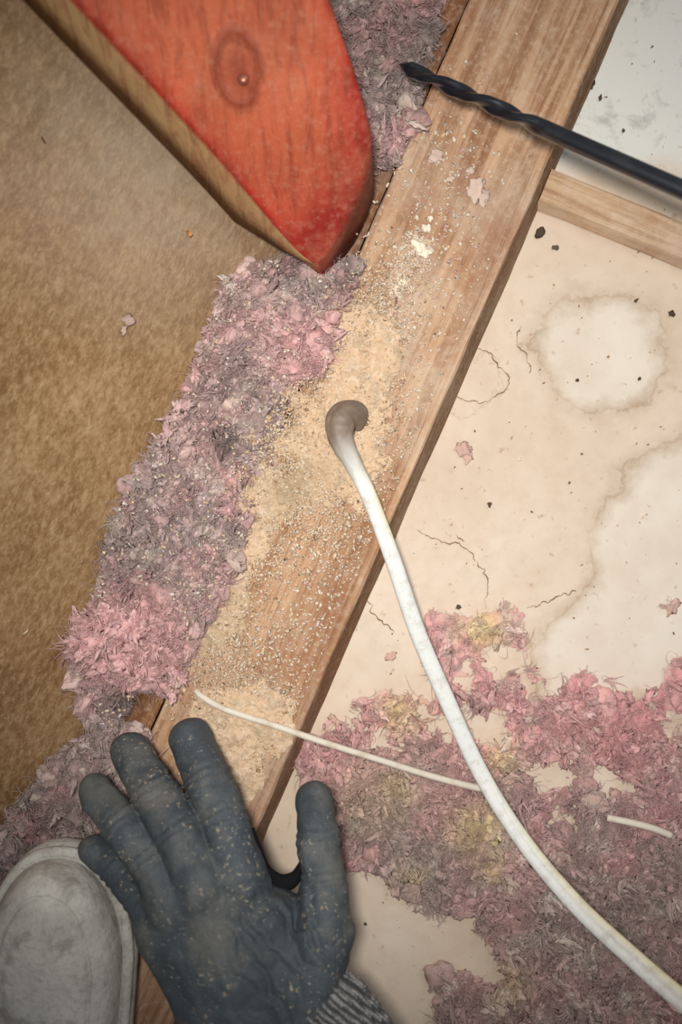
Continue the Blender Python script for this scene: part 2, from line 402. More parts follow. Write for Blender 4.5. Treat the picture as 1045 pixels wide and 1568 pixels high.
# ---------- insulation ----------
def inpoly_sdf(px,py,poly):
    poly=np.asarray(poly,float); d=np.full(px.shape,1e9); ins=np.zeros(px.shape,bool)
    for i in range(len(poly)):
        a=poly[i]; b=poly[(i+1)%len(poly)]; ab=b-a
        t=np.clip(((px-a[0])*ab[0]+(py-a[1])*ab[1])/(ab@ab),0,1)
        d=np.minimum(d,np.hypot(px-a[0]-t*ab[0],py-a[1]-t*ab[1]))
        c=((a[1]>py)!=(b[1]>py))&(px<(b[0]-a[0])*(py-a[1])/(b[1]-a[1]+1e-9)+a[0]); ins^=c
    return np.where(ins,d,-d)
def ico(sub):
    bm=bmesh.new(); bmesh.ops.create_icosphere(bm,subdivisions=sub,radius=1); v=np.array([x.co[:] for x in bm.verts]); f=np.array([[q.index for q in x.verts] for x in bm.faces]); bm.free(); return v,f
IV2,IF2=ico(2); IV3,IF3=ico(3)
def rotm(n):
    q=rng.normal(size=(n,4)); q/=np.linalg.norm(q,axis=1)[:,None]; w,x,y,z=q.T
    return np.stack([1-2*(y*y+z*z),2*(x*y-z*w),2*(x*z+y*w),2*(x*y+z*w),1-2*(x*x+z*z),2*(y*z-x*w),2*(x*z-y*w),2*(y*z+x*w),1-2*(x*x+y*y)],-1).reshape(n,3,3)
def tufts(cen,size,col,IV,IF,rough=0.9,flat=1.0,cj=0.10):
    n=len(cen); sc=size[:,None]*rng.uniform(0.55,1.35,(n,3)); R=rotm(n)
    base=IV[None]*np.ones((n,1,1))
    seed=rng.uniform(0,500,(n,1,3))
    nz=fbm(base*1.7+seed,3)
    v=base*(1+rough*2*(nz-0.5))[...,None]*sc[:,None,:]
    v=np.einsum('nij,nkj->nki',R,v); v[...,2]*=flat
    V=(v+cen[:,None,:]).reshape(-1,3); F=(IF[None]+(np.arange(n)*len(IV))[:,None,None]).reshape(-1,3)
    c=np.repeat(col*rng.uniform(1-cj,1+cj,(n,1)),len(IV),axis=0)
    c=c*(0.82+0.36*nz.reshape(-1,1))
    return V,F,c
def leaves(cen,size,col,IV,IF,tilt=0.45):
    # thin torn flakes of matted fibre
    n=len(cen); base=IV[None]*np.ones((n,1,1)); seed=rng.uniform(0,500,(n,1,3))
    nz=fbm(base*2.4+seed,3); sc=np.stack([rng.uniform(1.0,2.2,n),rng.uniform(0.4,0.9,n),rng.uniform(0.08,0.2,n)],-1)*size[:,None]
    v=base*(1+2.0*(nz-0.5))[...,None]*sc[:,None,:]
    an=rng.uniform(0,2*math.pi,n)[:,None]; tx=rng.normal(size=(n,1))*tilt; ty=rng.normal(size=(n,1))*tilt
    bend=rng.normal(size=(n,1))*0.25/size[:,None]
    z=v[...,2]+v[...,0]*tx+v[...,1]*ty+bend*v[...,0]**2+(vn(base*3+seed+9)-0.5)*size[:,None]*0.5
    x=v[...,0]*np.cos(an)-v[...,1]*np.sin(an); y=v[...,0]*np.sin(an)+v[...,1]*np.cos(an)
    V=(np.stack([x,y,z],-1)+cen[:,None,:]).reshape(-1,3); F=(IF[None]+(np.arange(n)*len(IV))[:,None,None]).reshape(-1,3)
    c=np.repeat(col*rng.uniform(0.85,1.15,(n,1)),len(IV),axis=0)*(0.8+0.4*nz.reshape(-1,1)); return V,F,c
def fibres(cen,length,width,col,seg=7,up=0.5,curl=0.9,grp=1,spread=0.0008,K=3):
    n0=len(cen)
    d=rng.normal(size=(n0,3)); d[:,2]=d[:,2]*up; d/=np.linalg.norm(d,axis=1)[:,None]; ax=rng.normal(size=(n0,3))
    if grp>1:
        rp=lambda a:np.repeat(a,grp,axis=0)
        d=rp(d)+rng.normal(size=(n0*grp,3))*0.22; ax=rp(ax)+rng.normal(size=(n0*grp,3))*0.25
        cen=rp(cen)+rng.normal(size=(n0*grp,3))*spread; length=rp(length)*rng.uniform(0.6,1.2,n0*grp); width=rp(width)*rng.uniform(0.6,1.3,n0*grp); col=rp(col)*rng.uniform(0.86,1.14,(n0*grp,1))
        d/=np.linalg.norm(d,axis=1)[:,None]
    n=len(cen); pos=[cen]; p=cen.copy()
    for i in range(seg):
        d=d+np.cross(ax,d)*curl*0.35+rng.normal(size=(n,3))*0.10; d[:,2]*=(0.6+0.4*min(1,up*1.5)); d/=np.linalg.norm(d,axis=1)[:,None]
        p=p+d*(length/seg)[:,None]; p[:,2]=np.maximum(p[:,2],cen[:,2]-0.0015); pos.append(p.copy())
    pos=np.stack(pos,1); T=np.gradient(pos,axis=1); T/=np.linalg.norm(T,axis=2,keepdims=True)+1e-12
    A=np.cross(T,rng.normal(size=(n,1,3))*0.4+np.array([0,0,1.0])); A/=np.linalg.norm(A,axis=2,keepdims=True)+1e-12; B=np.cross(T,A)
    w=width[:,None]*np.sin(np.linspace(0.25,math.pi-0.12,seg+1))[None]
    vs=[]
    for k in range(K):
        t=2*math.pi*k/K; vs.append(pos+(A*math.cos(t)+B*math.sin(t))*w[...,None])
    V=np.stack(vs,2).reshape(-1,3)
    I=np.arange(n*(seg+1)*K).reshape(n,seg+1,K); J=np.roll(I,-1,axis=2)
    F=np.stack([I[:,:-1],J[:,:-1],J[:,1:],I[:,1:]],-1).reshape(-1,4)
    return V,F,np.repeat(col,(seg+1)*K,axis=0)
def fabric(name):
    m=M(name,1.0); at=m.attr(); m.b.inputs['Specular IOR Level'].default_value=0.02
    f=m.noise(150,5,0.7,1.2); f2=m.noise(700,3,0.7,2.0)
    c=m.mix(m.ramp(f,[(0.36,0.3),(0.55,0.0)]),at,m.mix(1.0,at,(200,182,174),'MULTIPLY'))
    c=m.mix(m.ramp(f2,[(0.5,0.0),(0.7,0.3)]),c,m.mix(0.6,at,(236,228,220)))
    m.bump(m.math('ADD',f,f2),0.4,0.001)
    m.b.inputs['Subsurface Weight'].default_value=0.5
    m.b.inputs['Subsurface Radius'].default_value=(1.0,0.85,0.8)
    m.b.inputs['Subsurface Scale'].default_value=0.003
    return m.out(c)
MF=fabric('fibreglass_wool')
def build(name,parts,mat,sm=True):
    Vs=[];Cs=[];o=0
    loops=[];starts=[];st=0
    for V,F,C in parts:
        Vs.append(V);Cs.append(C); Fi=(F+o); k=F.shape[1]
        loops.append(Fi.ravel()); starts.append(st+np.arange(len(F))*k); st+=len(F)*k; o+=len(V)
    V=np.vstack(Vs);C=np.clip(np.vstack(Cs),0,1); lp=np.concatenate(loops).astype(np.int32); ss=np.concatenate(starts).astype(np.int32)
    me=bpy.data.meshes.new(name); me.vertices.add(len(V)); me.vertices.foreach_set('co',V.ravel())
    me.loops.add(len(lp)); me.loops.foreach_set('vertex_index',lp); me.polygons.add(len(ss)); me.polygons.foreach_set('loop_start',ss)
    me.update(calc_edges=True)
    if sm: me.polygons.foreach_set('use_smooth',np.ones(len(me.polygons),bool))
    a=me.color_attributes.new('Col','FLOAT_COLOR','POINT'); c=np.ones((len(V),4)); c[:,:3]=C; a.data.foreach_set('color',c.ravel())
    me.materials.append(mat); ob=bpy.data.objects.new(name,me); COL.objects.link(ob); return ob
def matgrid(polys,zf,amp,step,edge,en,cf,nsc=28,seed=0,hole=None):
    allp=np.vstack(polys); x0,y0=allp.min(0)-30; x1,y1=allp.max(0)+30
    gx,gy=np.meshgrid(np.arange(x0,x1,step),np.arange(y0,y1,step),indexing='ij')
    s=np.full(gx.shape,-1e9)
    for p in polys: s=np.maximum(s,inpoly_sdf(gx,gy,p))
    s=s+(fb2(gx,gy,40,5,seed)-0.5)*en
    if hole is not None: s=np.minimum(s,hole(gx,gy))
    h=np.clip(s/edge,0,1)**0.6*amp*(0.35+1.1*np.abs(fb2(gx,gy,nsc,5,seed+4)-0.5)*2+0.5*fb2(gx,gy,nsc*2.5,3,seed+9))
    z=zf(gx,gy)+h-0.0004
    keep=s>0; n0,n1=gx.shape; I=np.arange(n0*n1).reshape(n0,n1)
    k=keep[:-1,:-1]&keep[1:,:-1]&keep[1:,1:]&keep[:-1,1:]
    F=np.stack([I[:-1,:-1][k],I[:-1,1:][k],I[1:,1:][k],I[1:,:-1][k]],-1)[:,::-1]
    used=np.unique(F); rm=np.full(n0*n1,-1); rm[used]=np.arange(len(used))
    V=P(gx.ravel(),gy.ravel(),z.ravel())[used]; C=cf(gx.ravel(),gy.ravel())[used]
    return V,rm[F],C
def sample(poly,n,dens=None):
    poly=np.asarray(poly,float); out=[]
    x0,y0=poly.min(0);x1,y1=poly.max(0)
    while sum(map(len,out))<n:
        q=np.stack([rng.uniform(x0,x1,n*2),rng.uniform(y0,y1,n*2)],-1); k=inpoly_sdf(q[:,0],q[:,1],poly)>0
        if dens is not None: k&=rng.uniform(size=len(q))<dens(q[:,0],q[:,1])
        out.append(q[k])
    return np.vstack(out)[:n]
def g2(x,y,cx,cy,r): return np.exp(-(((x-cx)**2+(y-cy)**2)/r**2))[...,None]
PINK=lin((228,178,176)); MAU=lin((184,160,156)); GRY=lin((144,130,122)); CRM=lin((222,208,192)); DUST=lin((208,184,156))
def colL(x,y):
    a=fb2(x,y,45,3,11)[...,None]; b=fb2(x,y,22,3,15)[...,None]
    t=np.clip((a-0.44)*5,0,1); c=MAU*(1-t)+PINK*0.9*t
    w=np.clip((b-0.54)*6,0,1)*0.65; c=c*(1-w)+GRY*w
    w=np.clip((fb2(x,y,16,3,21)[...,None]-0.57)*7,0,1)*0.65; c=c*(1-w)+CRM*w
    for cx,cy,r,s in ((190,985,80,0.95),(460,540,55,0.9),(290,660,60,0.4),(390,500,40,0.3)):
        w=np.clip(g2(x,y,cx,cy,r)*1.3,0,1)*s; c=c*(1-w)+PINK*w
    for cx,cy,r,s in ((345,675,26,0.9),(600,60,110,0.45),(200,860,60,0.5),(185,1072,28,0.9),(545,430,28,0.6),(440,395,35,0.6),(60,1240,80,0.4),(340,590,30,0.3)):
        w=g2(x,y,cx,cy,r)*s; c=c*(1-w)+GRY*0.5*w
    return c
PL1=[(492,-80),(720,-80),(672,20),(655,110),(640,190),(600,262),(575,250),(520,330),(470,300)]
PL2=[(345,430),(450,385),(560,400),(520,470),(500,560),(440,610),(420,680),(385,760),(368,840),(345,900),(318,950),(290,1000),(262,1065),(215,1050),(172,1120),(130,1110),(108,1010),(150,900),(160,830),(205,730),(250,665),(300,570)]
PL3=[(70,1170),(150,1110),(230,1120),(230,1300),(120,1320),(20,1330),(0,1400),(-60,1440),(-40,1330)]
PL=[np.array(p,float) for p in (PL1,PL2,PL3)]
parts=[]
parts.append(matgrid(PL,zsurf,0.009,3.0,30,40,colL,24,3))
def fluff(poly,n,zf,cf,hz,fl=1.0,dens=None,k=(0.55,1.3,4,0.4,1.6),hmul=1.0):
    q=sample(poly,int(n*k[0]),dens); x,y=q.T
    parts.append(tufts(P(x,y,zf(x,y)+rng.uniform(0.000,hz*0.4,len(x))),rng.uniform(0.003,0.0078,len(x))*hmul,cf(x,y),IV3,IF3,0.6,fl))
    q=sample(poly,int(n*k[4]),dens); x,y=q.T
    parts.append(leaves(P(x,y,zf(x,y)+rng.uniform(hz*0.2,hz*0.85,len(x))),rng.uniform(0.0014,0.0040,len(x))*hmul,cf(x,y)*rng.uniform(0.9,1.2,(len(x),1)),IV3,IF3,0.5))
    q=sample(poly,int(n*k[1]),dens); x,y=q.T
    parts.append(fibres(P(x,y,zf(x,y)+rng.uniform(hz*0.3,hz*0.95,len(x))),rng.uniform(0.005,0.014,len(x)),rng.uniform(0.00020,0.00045,len(x)),cf(x,y)*rng.uniform(0.85,1.2,(len(x),1)),6,0.35,1.3,9,0.0010,3))
    q=sample(poly,int(n*k[2]),dens); x,y=q.T
    parts.append(fibres(P(x,y,zf(x,y)+rng.uniform(hz*0.25,hz*1.1,len(x))),rng.uniform(0.006,0.020,len(x)),rng.uniform(0.00010,0.00022,len(x)),np.clip(cf(x,y)*rng.uniform(0.9,1.3,(len(x),1))+0.02,0,0.9),7,0.4,1.0))
    q=sample(poly,int(n*k[3]),dens); x,y=q.T
    parts.append(tufts(P(x,y,zf(x,y)+rng.uniform(hz*0.2,hz*0.9,len(x))),rng.uniform(0.0007,0.0020,len(x))*hmul,cf(x,y)*rng.uniform(0.9,1.25,(len(x),1)),IV2,IF2,0.9,fl))
for poly,n in ((PL1,380),(PL2,850),(PL3,240)): fluff(poly,n,zsurf,colL,0.012)
n=110; r=np.sqrt(rng.uniform(0,1,n))*72; t=rng.uniform(0,6.28,n); x=192+r*np.cos(t)*1.05; y=985+r*np.sin(t)*0.8
parts.append(tufts(P(x,y,zsurf(x,y)+0.006+0.012*(1-(r/72)**2)),rng.uniform(0.004,0.0075,n),np.tile(PINK,(n,1)),IV3,IF3,0.7))
n=160; r=np.sqrt(rng.uniform(0,1,n))*76; t=rng.uniform(0,6.28,n); x=192+r*np.cos(t)*1.05; y=985+r*np.sin(t)*0.8
parts.append(leaves(P(x,y,zsurf(x,y)+0.012+0.012*(1-(r/76)**2)),rng.uniform(0.002,0.0045,n),np.tile(PINK,(n,1)),IV3,IF3,0.6))
for nn_,w0,w1,gr in ((1200,0.0001,0.0002,1),(200,0.0002,0.00045,9)):
    n=nn_; r=np.sqrt(rng.uniform(0,1,n))*84; t=rng.uniform(0,6.28,n); x=192+r*np.cos(t)*1.05; y=985+r*np.sin(t)*0.8
    parts.append(fibres(P(x,y,zsurf(x,y)+0.010+0.012*(1-(r/86)**2)),rng.uniform(0.006,0.017,n),rng.uniform(w0,w1,n),np.tile(PINK*1.06,(n,1))*rng.uniform(0.85,1.15,(n,1)),7,0.45,1.1,gr,0.001))
build('fiberglass_insulation',parts,MF)

RP=lin((224,170,168)); RM=lin((184,156,150)); RG=lin((158,140,134)); RY=lin((230,206,156)); RC=lin((226,210,194))
def colR(x,y):
    a=fb2(x,y,60,3,31)[...,None]; t=np.clip((y-1120)/150,0,1)[...,None]*0.8
    w=np.clip(t+(a-0.5)*2.2,0,1); c=RP*(1-w)+RM*w
    w=np.clip((fb2(x,y,24,3,35)[...,None]-0.55)*6,0,1)*0.55; c=c*(1-w)+RG*w
    w=np.clip((fb2(x,y,30,3,38)[...,None]-0.54)*7,0,1)*0.6; c=c*(1-w)+RC*w
    for cx,cy,r,s in ((740,962,32,0.9),(615,1092,34,0.85),(728,1270,38,0.85),(608,1212,24,0.9),(765,1160,28,0.7),(630,1340,20,0.6),(755,1325,22,0.7),(780,1500,30,0.5)):
        w=np.clip(g2(x,y,cx,cy,r)*1.2,0,1)*s*np.clip(fb2(x,y,14,2,44)[...,None]*2.6-0.3,0,1); c=c*(1-w)+RY*w
    w=g2(x,y,560,1215,65)*0.7; c=c*(1-w)+DUST*w
    for cx,cy,r,s in ((500,1165,50,0.6),(950,1110,110,0.6),(560,1080,40,0.3)):
        w=g2(x,y,cx,cy,r)*s; c=c*(1-w)+RP*np.array([0.97,0.84,0.88])*w
    return c
R1=[(455,1195),(470,1130),(520,1070),(590,1058),(640,1075),(655,1060),(625,990),(655,940),(712,930),(728,948),(768,928),(806,940),(800,985),(735,1000),(760,1030),(830,1035),(850,1062),(905,1040),(950,1052),(1000,1062),(1020,1018),(1200,1000),(1200,1700),(800,1700),(760,1500),(735,1420),(660,1390),(600,1345),(530,1318),(500,1250)]
R2=[(655,1495),(700,1480),(760,1500),(830,1700),(640,1700),(665,1560)]
R3=[(1015,928),(1060,918),(1060,945)]
def holes(x,y):
    h=fb2(x,y,34,4,51); w=np.clip((1250-y)/200,0.0,1)
    hh=(0.66+0.12*(1-w)-h-0.06*w)*160
    for cx,cy,r in ((760,1110,24),(845,1190,30),(935,1195,24),(700,1110,26),(590,1140,14),(1040,1110,16),(860,1255,18),(530,1100,22),(650,1045,20)):
        hh=np.minimum(hh,np.hypot((x-cx)*0.8,y-cy)-r+(fb2(x,y,14,3,53)-0.5)*50)
    return hh
RL=[np.array(p,float) for p in (R1,R2,R3)]
parts=[]
parts.append(matgrid(RL,lambda x,y:x*0,0.006,2.6,26,80,colR,22,61,holes))
def densR(x,y):
    s=np.full(x.shape,-1e9)
    for p in RL: s=np.maximum(s,inpoly_sdf(x,y,p))
    s=s+(fb2(x,y,40,5,61)-0.5)*80; s=np.minimum(s,holes(x,y)); return np.clip((s+4)/16,0,1)*(0.35+0.65*np.clip((y-1020)/200,0,1))
big=[(440,900),(1160,900),(1160,1640),(440,1640)]
fluff(big,1500,lambda x,y:x*0+0.0006,colR,0.0080,0.5,densR,(0.30,1.3,4,0.5,2.2))
build('fiberglass_insulation',parts,MF)

# ---------- sawdust ----------
T1=lin((234,206,174)); T2=lin((218,188,154)); T3=lin((238,222,200)); T4=lin((188,156,124))
def colS(x,y):
    a=fb2(x,y,26,4,71)[...,None]; c=T2*(1-a)+T1*a
    w=np.clip((fb2(x,y,18,3,73)[...,None]-0.52)*6,0,1)*0.5; c=c*(1-w)+lin((190,170,144))*w
    w=np.clip(g2(x,y,450,740,50)*0.7,0,1); c=c*(1-w)+lin((168,150,120))*w
    w=np.clip((y-860)/80,0,1)[...,None]*np.clip((1040-y)/40,0,1)[...,None]*0.6; return c*(1-w)+lin((190,168,138))*w
SP=[np.array(p,float) for p in (
 [(505,490),(545,455),(600,470),(610,560),(600,640),(585,720),(560,770),(500,765),(450,790),(410,830),(385,880),(372,940),(340,995),(300,1010),(335,930),(360,850),(385,760),(425,670),(450,610),(500,570)],
 [(285,1050),(330,1040),(400,1048),(455,1070),(440,1120),(400,1180),(375,1230),(330,1190),(290,1110)])]
ms=M('sawdust',1.0); ms.b.inputs['Specular IOR Level'].default_value=0.05; at=ms.attr(); f=ms.noise(500,4,0.75); f2=ms.noise(220,4,0.7)
cs=ms.mix(ms.ramp(f,[(0.36,0.4),(0.52,0.0)]),at,ms.mix(1.0,at,(204,174,148),'MULTIPLY')); cs=ms.mix(ms.ramp(f2,[(0.53,0.0),(0.66,0.5)]),cs,(240,224,202))
ms.bump(ms.math('ADD',f,f2),0.8,0.0016); MS=ms.out(cs)
shole=lambda x,y: (np.hypot(x-551,y-643)-13+(fb2(x,y,9,3,77)-0.5)*10)*3
parts=[matgrid(SP,lambda x,y:np.full_like(x,0.0303)+0.004*np.exp(-(((x-490)**2+(y-660)**2)/85**2)),0.0050,2.2,40,90,colS,16,81,shole)]
BOX=np.array([[x,y,z] for x in(-1,1) for y in(-1,1) for z in(-1,1)],float)
BF=np.array([[0,1,3,2],[4,6,7,5],[0,4,5,1],[2,3,7,6],[0,2,6,4],[1,5,7,3]])
def chips(cen,size,col,asp=(1,0.6,0.22),tilt=0.35):
    n=len(cen); an=rng.uniform(0,2*math.pi,n); tx=rng.normal(size=n)*tilt; ty=rng.normal(size=n)*tilt
    v=BOX[None]*np.array(asp)*size[:,None,None]*rng.uniform(0.6,1.4,(n,1,3))*(1+rng.uniform(-0.35,0.35,(n,8,3)))
    z=v[...,2]+v[...,0]*tx[:,None]+v[...,1]*ty[:,None]
    x=v[...,0]*np.cos(an)[:,None]-v[...,1]*np.sin(an)[:,None]; y=v[...,0]*np.sin(an)[:,None]+v[...,1]*np.cos(an)[:,None]
    V=(np.stack([x,y,z],-1)+cen[:,None,:]).reshape(-1,3); F=(BF[None]+(np.arange(n)*8)[:,None,None]).reshape(-1,4)
    return V,F,np.repeat(col,8,axis=0)
def pal(n,cols,w):
    return np.array(cols)[rng.choice(len(cols),n,p=w)]*rng.uniform(0.88,1.1,(n,1))
def blobchips(lst,smin,smax,zf,pal_):
    for cx,cy,sx,sy,n in lst:
        a=rng.normal(size=n)*sy; b=rng.normal(size=n)*sx
        x=cx+a*(-0.4)+b*0.917; y=cy+a*0.917+b*0.4
        k=((x-(603-0.436*(y-784)))<-14)&(np.hypot(x-551,y-643)>13); x=x[k];y=y[k]
        parts.append(chips(P(x,y,zf(x,y)),rng.uniform(smin,smax,len(x)),pal(len(x),*pal_)))
pz=([T1,T2,T3,T4],[.38,.25,.29,.08])
up_=lambda x,y: 0.0308+rng.uniform(0,0.0026,len(x))+0.0045*np.exp(-(((x-490)**2+(y-660)**2)/85**2))
blobchips([(550,560,30,80,1500),(500,680,55,70,3000),(430,700,30,60,1200),(395,850,30,110,1600),(340,1010,35,50,600),(375,1090,40,45,1800),(530,800,40,60,700),(560,480,30,50,800)],0.0003,0.0010,up_,pz)
lo=lambda x,y: 0.0306+rng.uniform(0,0.0003,len(x))
blobchips([(640,400,45,130,500),(640,380,13,13,250),(612,430,14,22,250),(560,500,30,30,300),(660,250,40,60,120),(600,560,50,120,500),(490,900,50,120,600),(440,1000,40,60,200)],0.0004,0.0011,lo,([T3,lin((236,226,210)),T1,lin((220,184,176))],[.4,.25,.25,.10]))
q=sample(PL2,1600); x,y=q.T; parts.append(chips(P(x,y,zsurf(x,y)+rng.uniform(0.007,0.013,len(x))),rng.uniform(0.0003,0.0011,len(x)),pal(len(x),[T3,T1,lin((236,228,216))],[.4,.3,.3])))
build('sawdust_pile',parts,MS,False)
parts=[]
x=np.array([642,650,618,608,660,730,742,720,668,690,655,600]); y=np.array([378,386,432,444,335,290,302,262,240,275,350,520]); sz=np.array([.0042,.003,.0028,.0024,.002,.0050,.0040,.003,.0032,.002,.002,.002])
cl=np.array([lin((236,222,200))]*5+[lin((206,182,166))]*5+[lin((234,220,200))]*2)
parts.append(tufts(P(x,y,0.0309),sz,cl,IV3,IF3,1.1,0.3,0.05))
md_=M('plaster_crumb',0.95); MD=md_.out(md_.attr())
build('plaster_crumbs',parts,MD)
parts=[]
pts=[(827,356,.0026),(852,379,.0028),(1030,480,.0018),(975,460,.0013),(980,580,.0012),(885,582,.0010),(750,772,.0018),(703,930,.0014),(560,1415,.0010),(905,128,.0022),(920,150,.0014),(955,200,.0012),(660,660,.0018),(665,668,.002),(712,690,.001)]
pa=np.array(pts); dk=np.tile(lin((90,76,62)),(len(pts),1))
parts.append(tufts(P(pa[:,0],pa[:,1],0.0010),pa[:,2],dk,IV2,IF2,1.3,0.3,0.3))
n=300; x=rng.uniform(560,1045,n); y=rng.uniform(60,1500,n); k=(x>(603-0.436*(y-784)+45)); x=x[k];y=y[k]
parts.append(chips(P(x,y,0.0008),rng.uniform(0.0002,0.0008,len(x)),pal(len(x),[lin((128,104,84)),lin((176,140,104)),lin((224,180,176)),T3],[.3,.35,.15,.2])))
x=np.array([712,700,1030,598,515,716]);y=np.array([690,1005,930,1005,1105,700])
parts.append(tufts(P(x,y,0.0010),np.array([.0045,.004,.004,.003,.004,.003]),np.tile(lin((204,170,156)),(len(x),1)),IV3,IF3,1.3,0.2,0.05))
build('debris_flecks',parts,MD)
parts=[]
x=np.array([290,66,40.]);y=np.array([358,214,968.]); z=zwall(x,y)+0.0025
parts.append(chips(P(x,y,z),np.array([.0036,.0016,.0016]),np.array([lin((200,138,80)),lin((90,60,40)),lin((200,180,150))]),(1,0.35,0.2)))
x=np.array([197,190.]);y=np.array([490,506.])
parts.append(tufts(P(x,y,zwall(x,y)+0.0014),np.array([.0030,.0022]),np.tile(lin((176,150,138)),(2,1)),IV2,IF2,1.2,0.5,0.1))
build('wood_chips',parts,MD)

# ---------- glove ----------
def surfnets(D,org,h):
    sh=np.array(D.shape); ins=D<0
    offs=[(a,b,c) for a in(0,1) for b in(0,1) for c in(0,1)]
    cnt=sum(ins[a:sh[0]-1+a,b:sh[1]-1+b,c:sh[2]-1+c].astype(np.int8) for a,b,c in offs)
    act=(cnt>0)&(cnt<8); idx=np.argwhere(act); imap=np.full(act.shape,-1,np.int64); imap[act]=np.arange(len(idx))
    acc=np.zeros((len(idx),3)); nn=np.zeros(len(idx))
    for a in offs:
        for ax in range(3):
            if a[ax]==0:
                b=list(a); b[ax]=1
                d0=D[tuple((idx+np.array(a)).T)]; d1=D[tuple((idx+np.array(b)).T)]; mk_=(d0<0)!=(d1<0)
                t=np.where(mk_,d0/(d0-d1+1e-20),0); pt=np.tile(np.array(a,float),(len(idx),1)); pt[:,ax]=t
                acc+=pt*mk_[:,None]; nn+=mk_
    V=org+(idx+acc/nn[:,None])*h; Fs=[]
    for ax in range(3):
        b,c=[i for i in range(3) if i!=ax]
        s0=[slice(1,-1)]*3; s0[ax]=slice(0,-1); s1=list(s0); s1[ax]=slice(1,None)
        ch=np.argwhere(ins[tuple(s0)]!=ins[tuple(s1)]); 
        o=np.ones(3,int); o[ax]=0; e=ch+o
        eb=np.zeros(3,int);eb[b]=1; ec=np.zeros(3,int);ec[c]=1
        q=np.stack([imap[tuple(e.T)],imap[tuple((e-eb).T)],imap[tuple((e-eb-ec).T)],imap[tuple((e-ec).T)]],-1)
        Fs.append(q)
    return V,np.vstack(Fs)
def rcone(X,a,b,ra,rb):
    ab=b-a; t=np.clip(((X-a)@ab)/(ab@ab),0,1); return np.linalg.norm(X-a-t[...,None]*ab,axis=-1)-(ra+(rb-ra)*t)
def smin(a,b,k):
    h=np.clip(0.5+0.5*(b-a)/k,0,1); return b*(1-h)+a*h-k*h*(1-h)
def Rw(r,z): return r*S*(H-z)/H
fing={
 'index':[(290,1130,.056,33),(320,1196,.074,35),(344,1262,.086,36),(366,1340,.092,40)],
 'middle':[(200,1152,.056,31),(236,1214,.076,35),(276,1280,.090,37),(308,1352,.095,41)],
 'ring':[(145,1208,.062,26),(186,1262,.078,32),(232,1320,.088,35),(266,1382,.093,40)],
 'pinky':[(143,1300,.070,22),(182,1330,.078,27),(222,1374,.085,31),(252,1428,.089,39)],
 'thumb':[(480,1224,.062,28),(488,1286,.076,32),(497,1350,.086,34),(492,1430,.092,46)]}
meta=[((366,1340,.092,40),(440,1560,.098,50)),((308,1352,.095,41),(415,1590,.100,52)),((266,1382,.093,40),(385,1600,.100,52)),((252,1428,.089,39),(352,1590,.097,54)),
      ((492,1430,.092,46),(466,1520,.097,60)),((428,1402,.087,36),(445,1540,.098,50)),((415,1600,.100,62),(450,1680,.100,80)),((345,1470,.094,58),(380,1580,.10,60))]
h=0.00115
xs=np.arange(P(90,0,.05)[0]-0.012,P(580,0,.05)[0]+0.012,h); ys=np.arange(P(0,1740,.1)[1],P(0,1080,.05)[1]+0.012,h); zs=np.arange(0.030,0.136,h)
X=np.stack(np.meshgrid(xs,ys,zs,indexing='ij'),-1)
def nd(t): return P(t[0],t[1],t[2]),Rw(t[3],t[2])
nzf=fbm(X*90+5,2)-0.5
Dp=None
for a,b in meta:
    pa_,ra=nd(a); pb,rb=nd(b); d=rcone(X,pa_,pb,ra,rb); Dp=d if Dp is None else smin(Dp,d,0.008)
Df=None
for nme,ch in fing.items():
    d1=None
    for a,b in zip(ch[:-1],ch[1:]):
        pa_,ra=nd(a); pb,rb=nd(b); d=rcone(X,pa_,pb,ra,rb); d1=d if d1 is None else smin(d1,d,0.003)
    for t in ch[1:3]:
        pc,rr=nd(t); dirv=P(*ch[0][:3])-P(*ch[3][:3]); dirv/=np.linalg.norm(dirv)
        s=(X-pc)@dirv+nzf*0.004
        near=np.exp(-((np.linalg.norm(X-pc,axis=-1)-rr)/0.006)**2)
        d1=d1+0.0013*near*(np.exp(-(s/0.0014)**2)+0.7*np.exp(-((s-0.0048)/0.0013)**2)+0.7*np.exp(-((s+0.0048)/0.0013)**2))
    Df=d1 if Df is None else smin(Df,d1,0.0012)
D=smin(Dp,Df,0.007)
D=D+nzf*0.0038
wc=P(430,1450,.1); wr=np.exp(-(np.linalg.norm((X-wc)*np.array([1,1,0.6]),axis=-1)/0.034)**2)
D=D+0.0012*wr*np.sin((X[...,0]*0.8+X[...,1]*0.6)*2*math.pi/0.010+nzf*12)
V,F=surfnets(D,np.array([xs[0],ys[0],zs[0]]),h)
m=M('nitrile_glove',0.6); m.b.inputs['Specular IOR Level'].default_value=0.35
c=m.ramp(m.noise(18,5,0.6),[(0.3,(54,62,68)),(0.6,(70,79,85)),(0.8,(86,92,95))])
dn=m.ramp(m.noise(22,7,0.72,0.3),[(0.46,0.0),(0.68,0.55)]); c=m.mix(dn,c,(122,118,108))
sp=m.math('MULTIPLY',m.ramp(m.noise(380,3,0.7),[(0.58,0.0),(0.68,0.75)]),m.ramp(m.noise(34,4,0.6),[(0.44,0.05),(0.60,1.0)]))
c=m.mix(sp,c,(182,168,144)); m.bump(m.math('ADD',m.noise(500,4,0.7),m.noise(70,5,0.6)),0.5,0.0012)
glove=bpy.data.objects.new('gloved_hand',None); COL.objects.link(glove)
gb=mk('glove_body',V,F,m.out(c),parent=glove); fixn(gb)
sm=gb.modifiers.new('sm','SMOOTH'); sm.iterations=2; sm.factor=0.5
mk_b=M('glove_crescent_black',0.95).out((20,21,24))
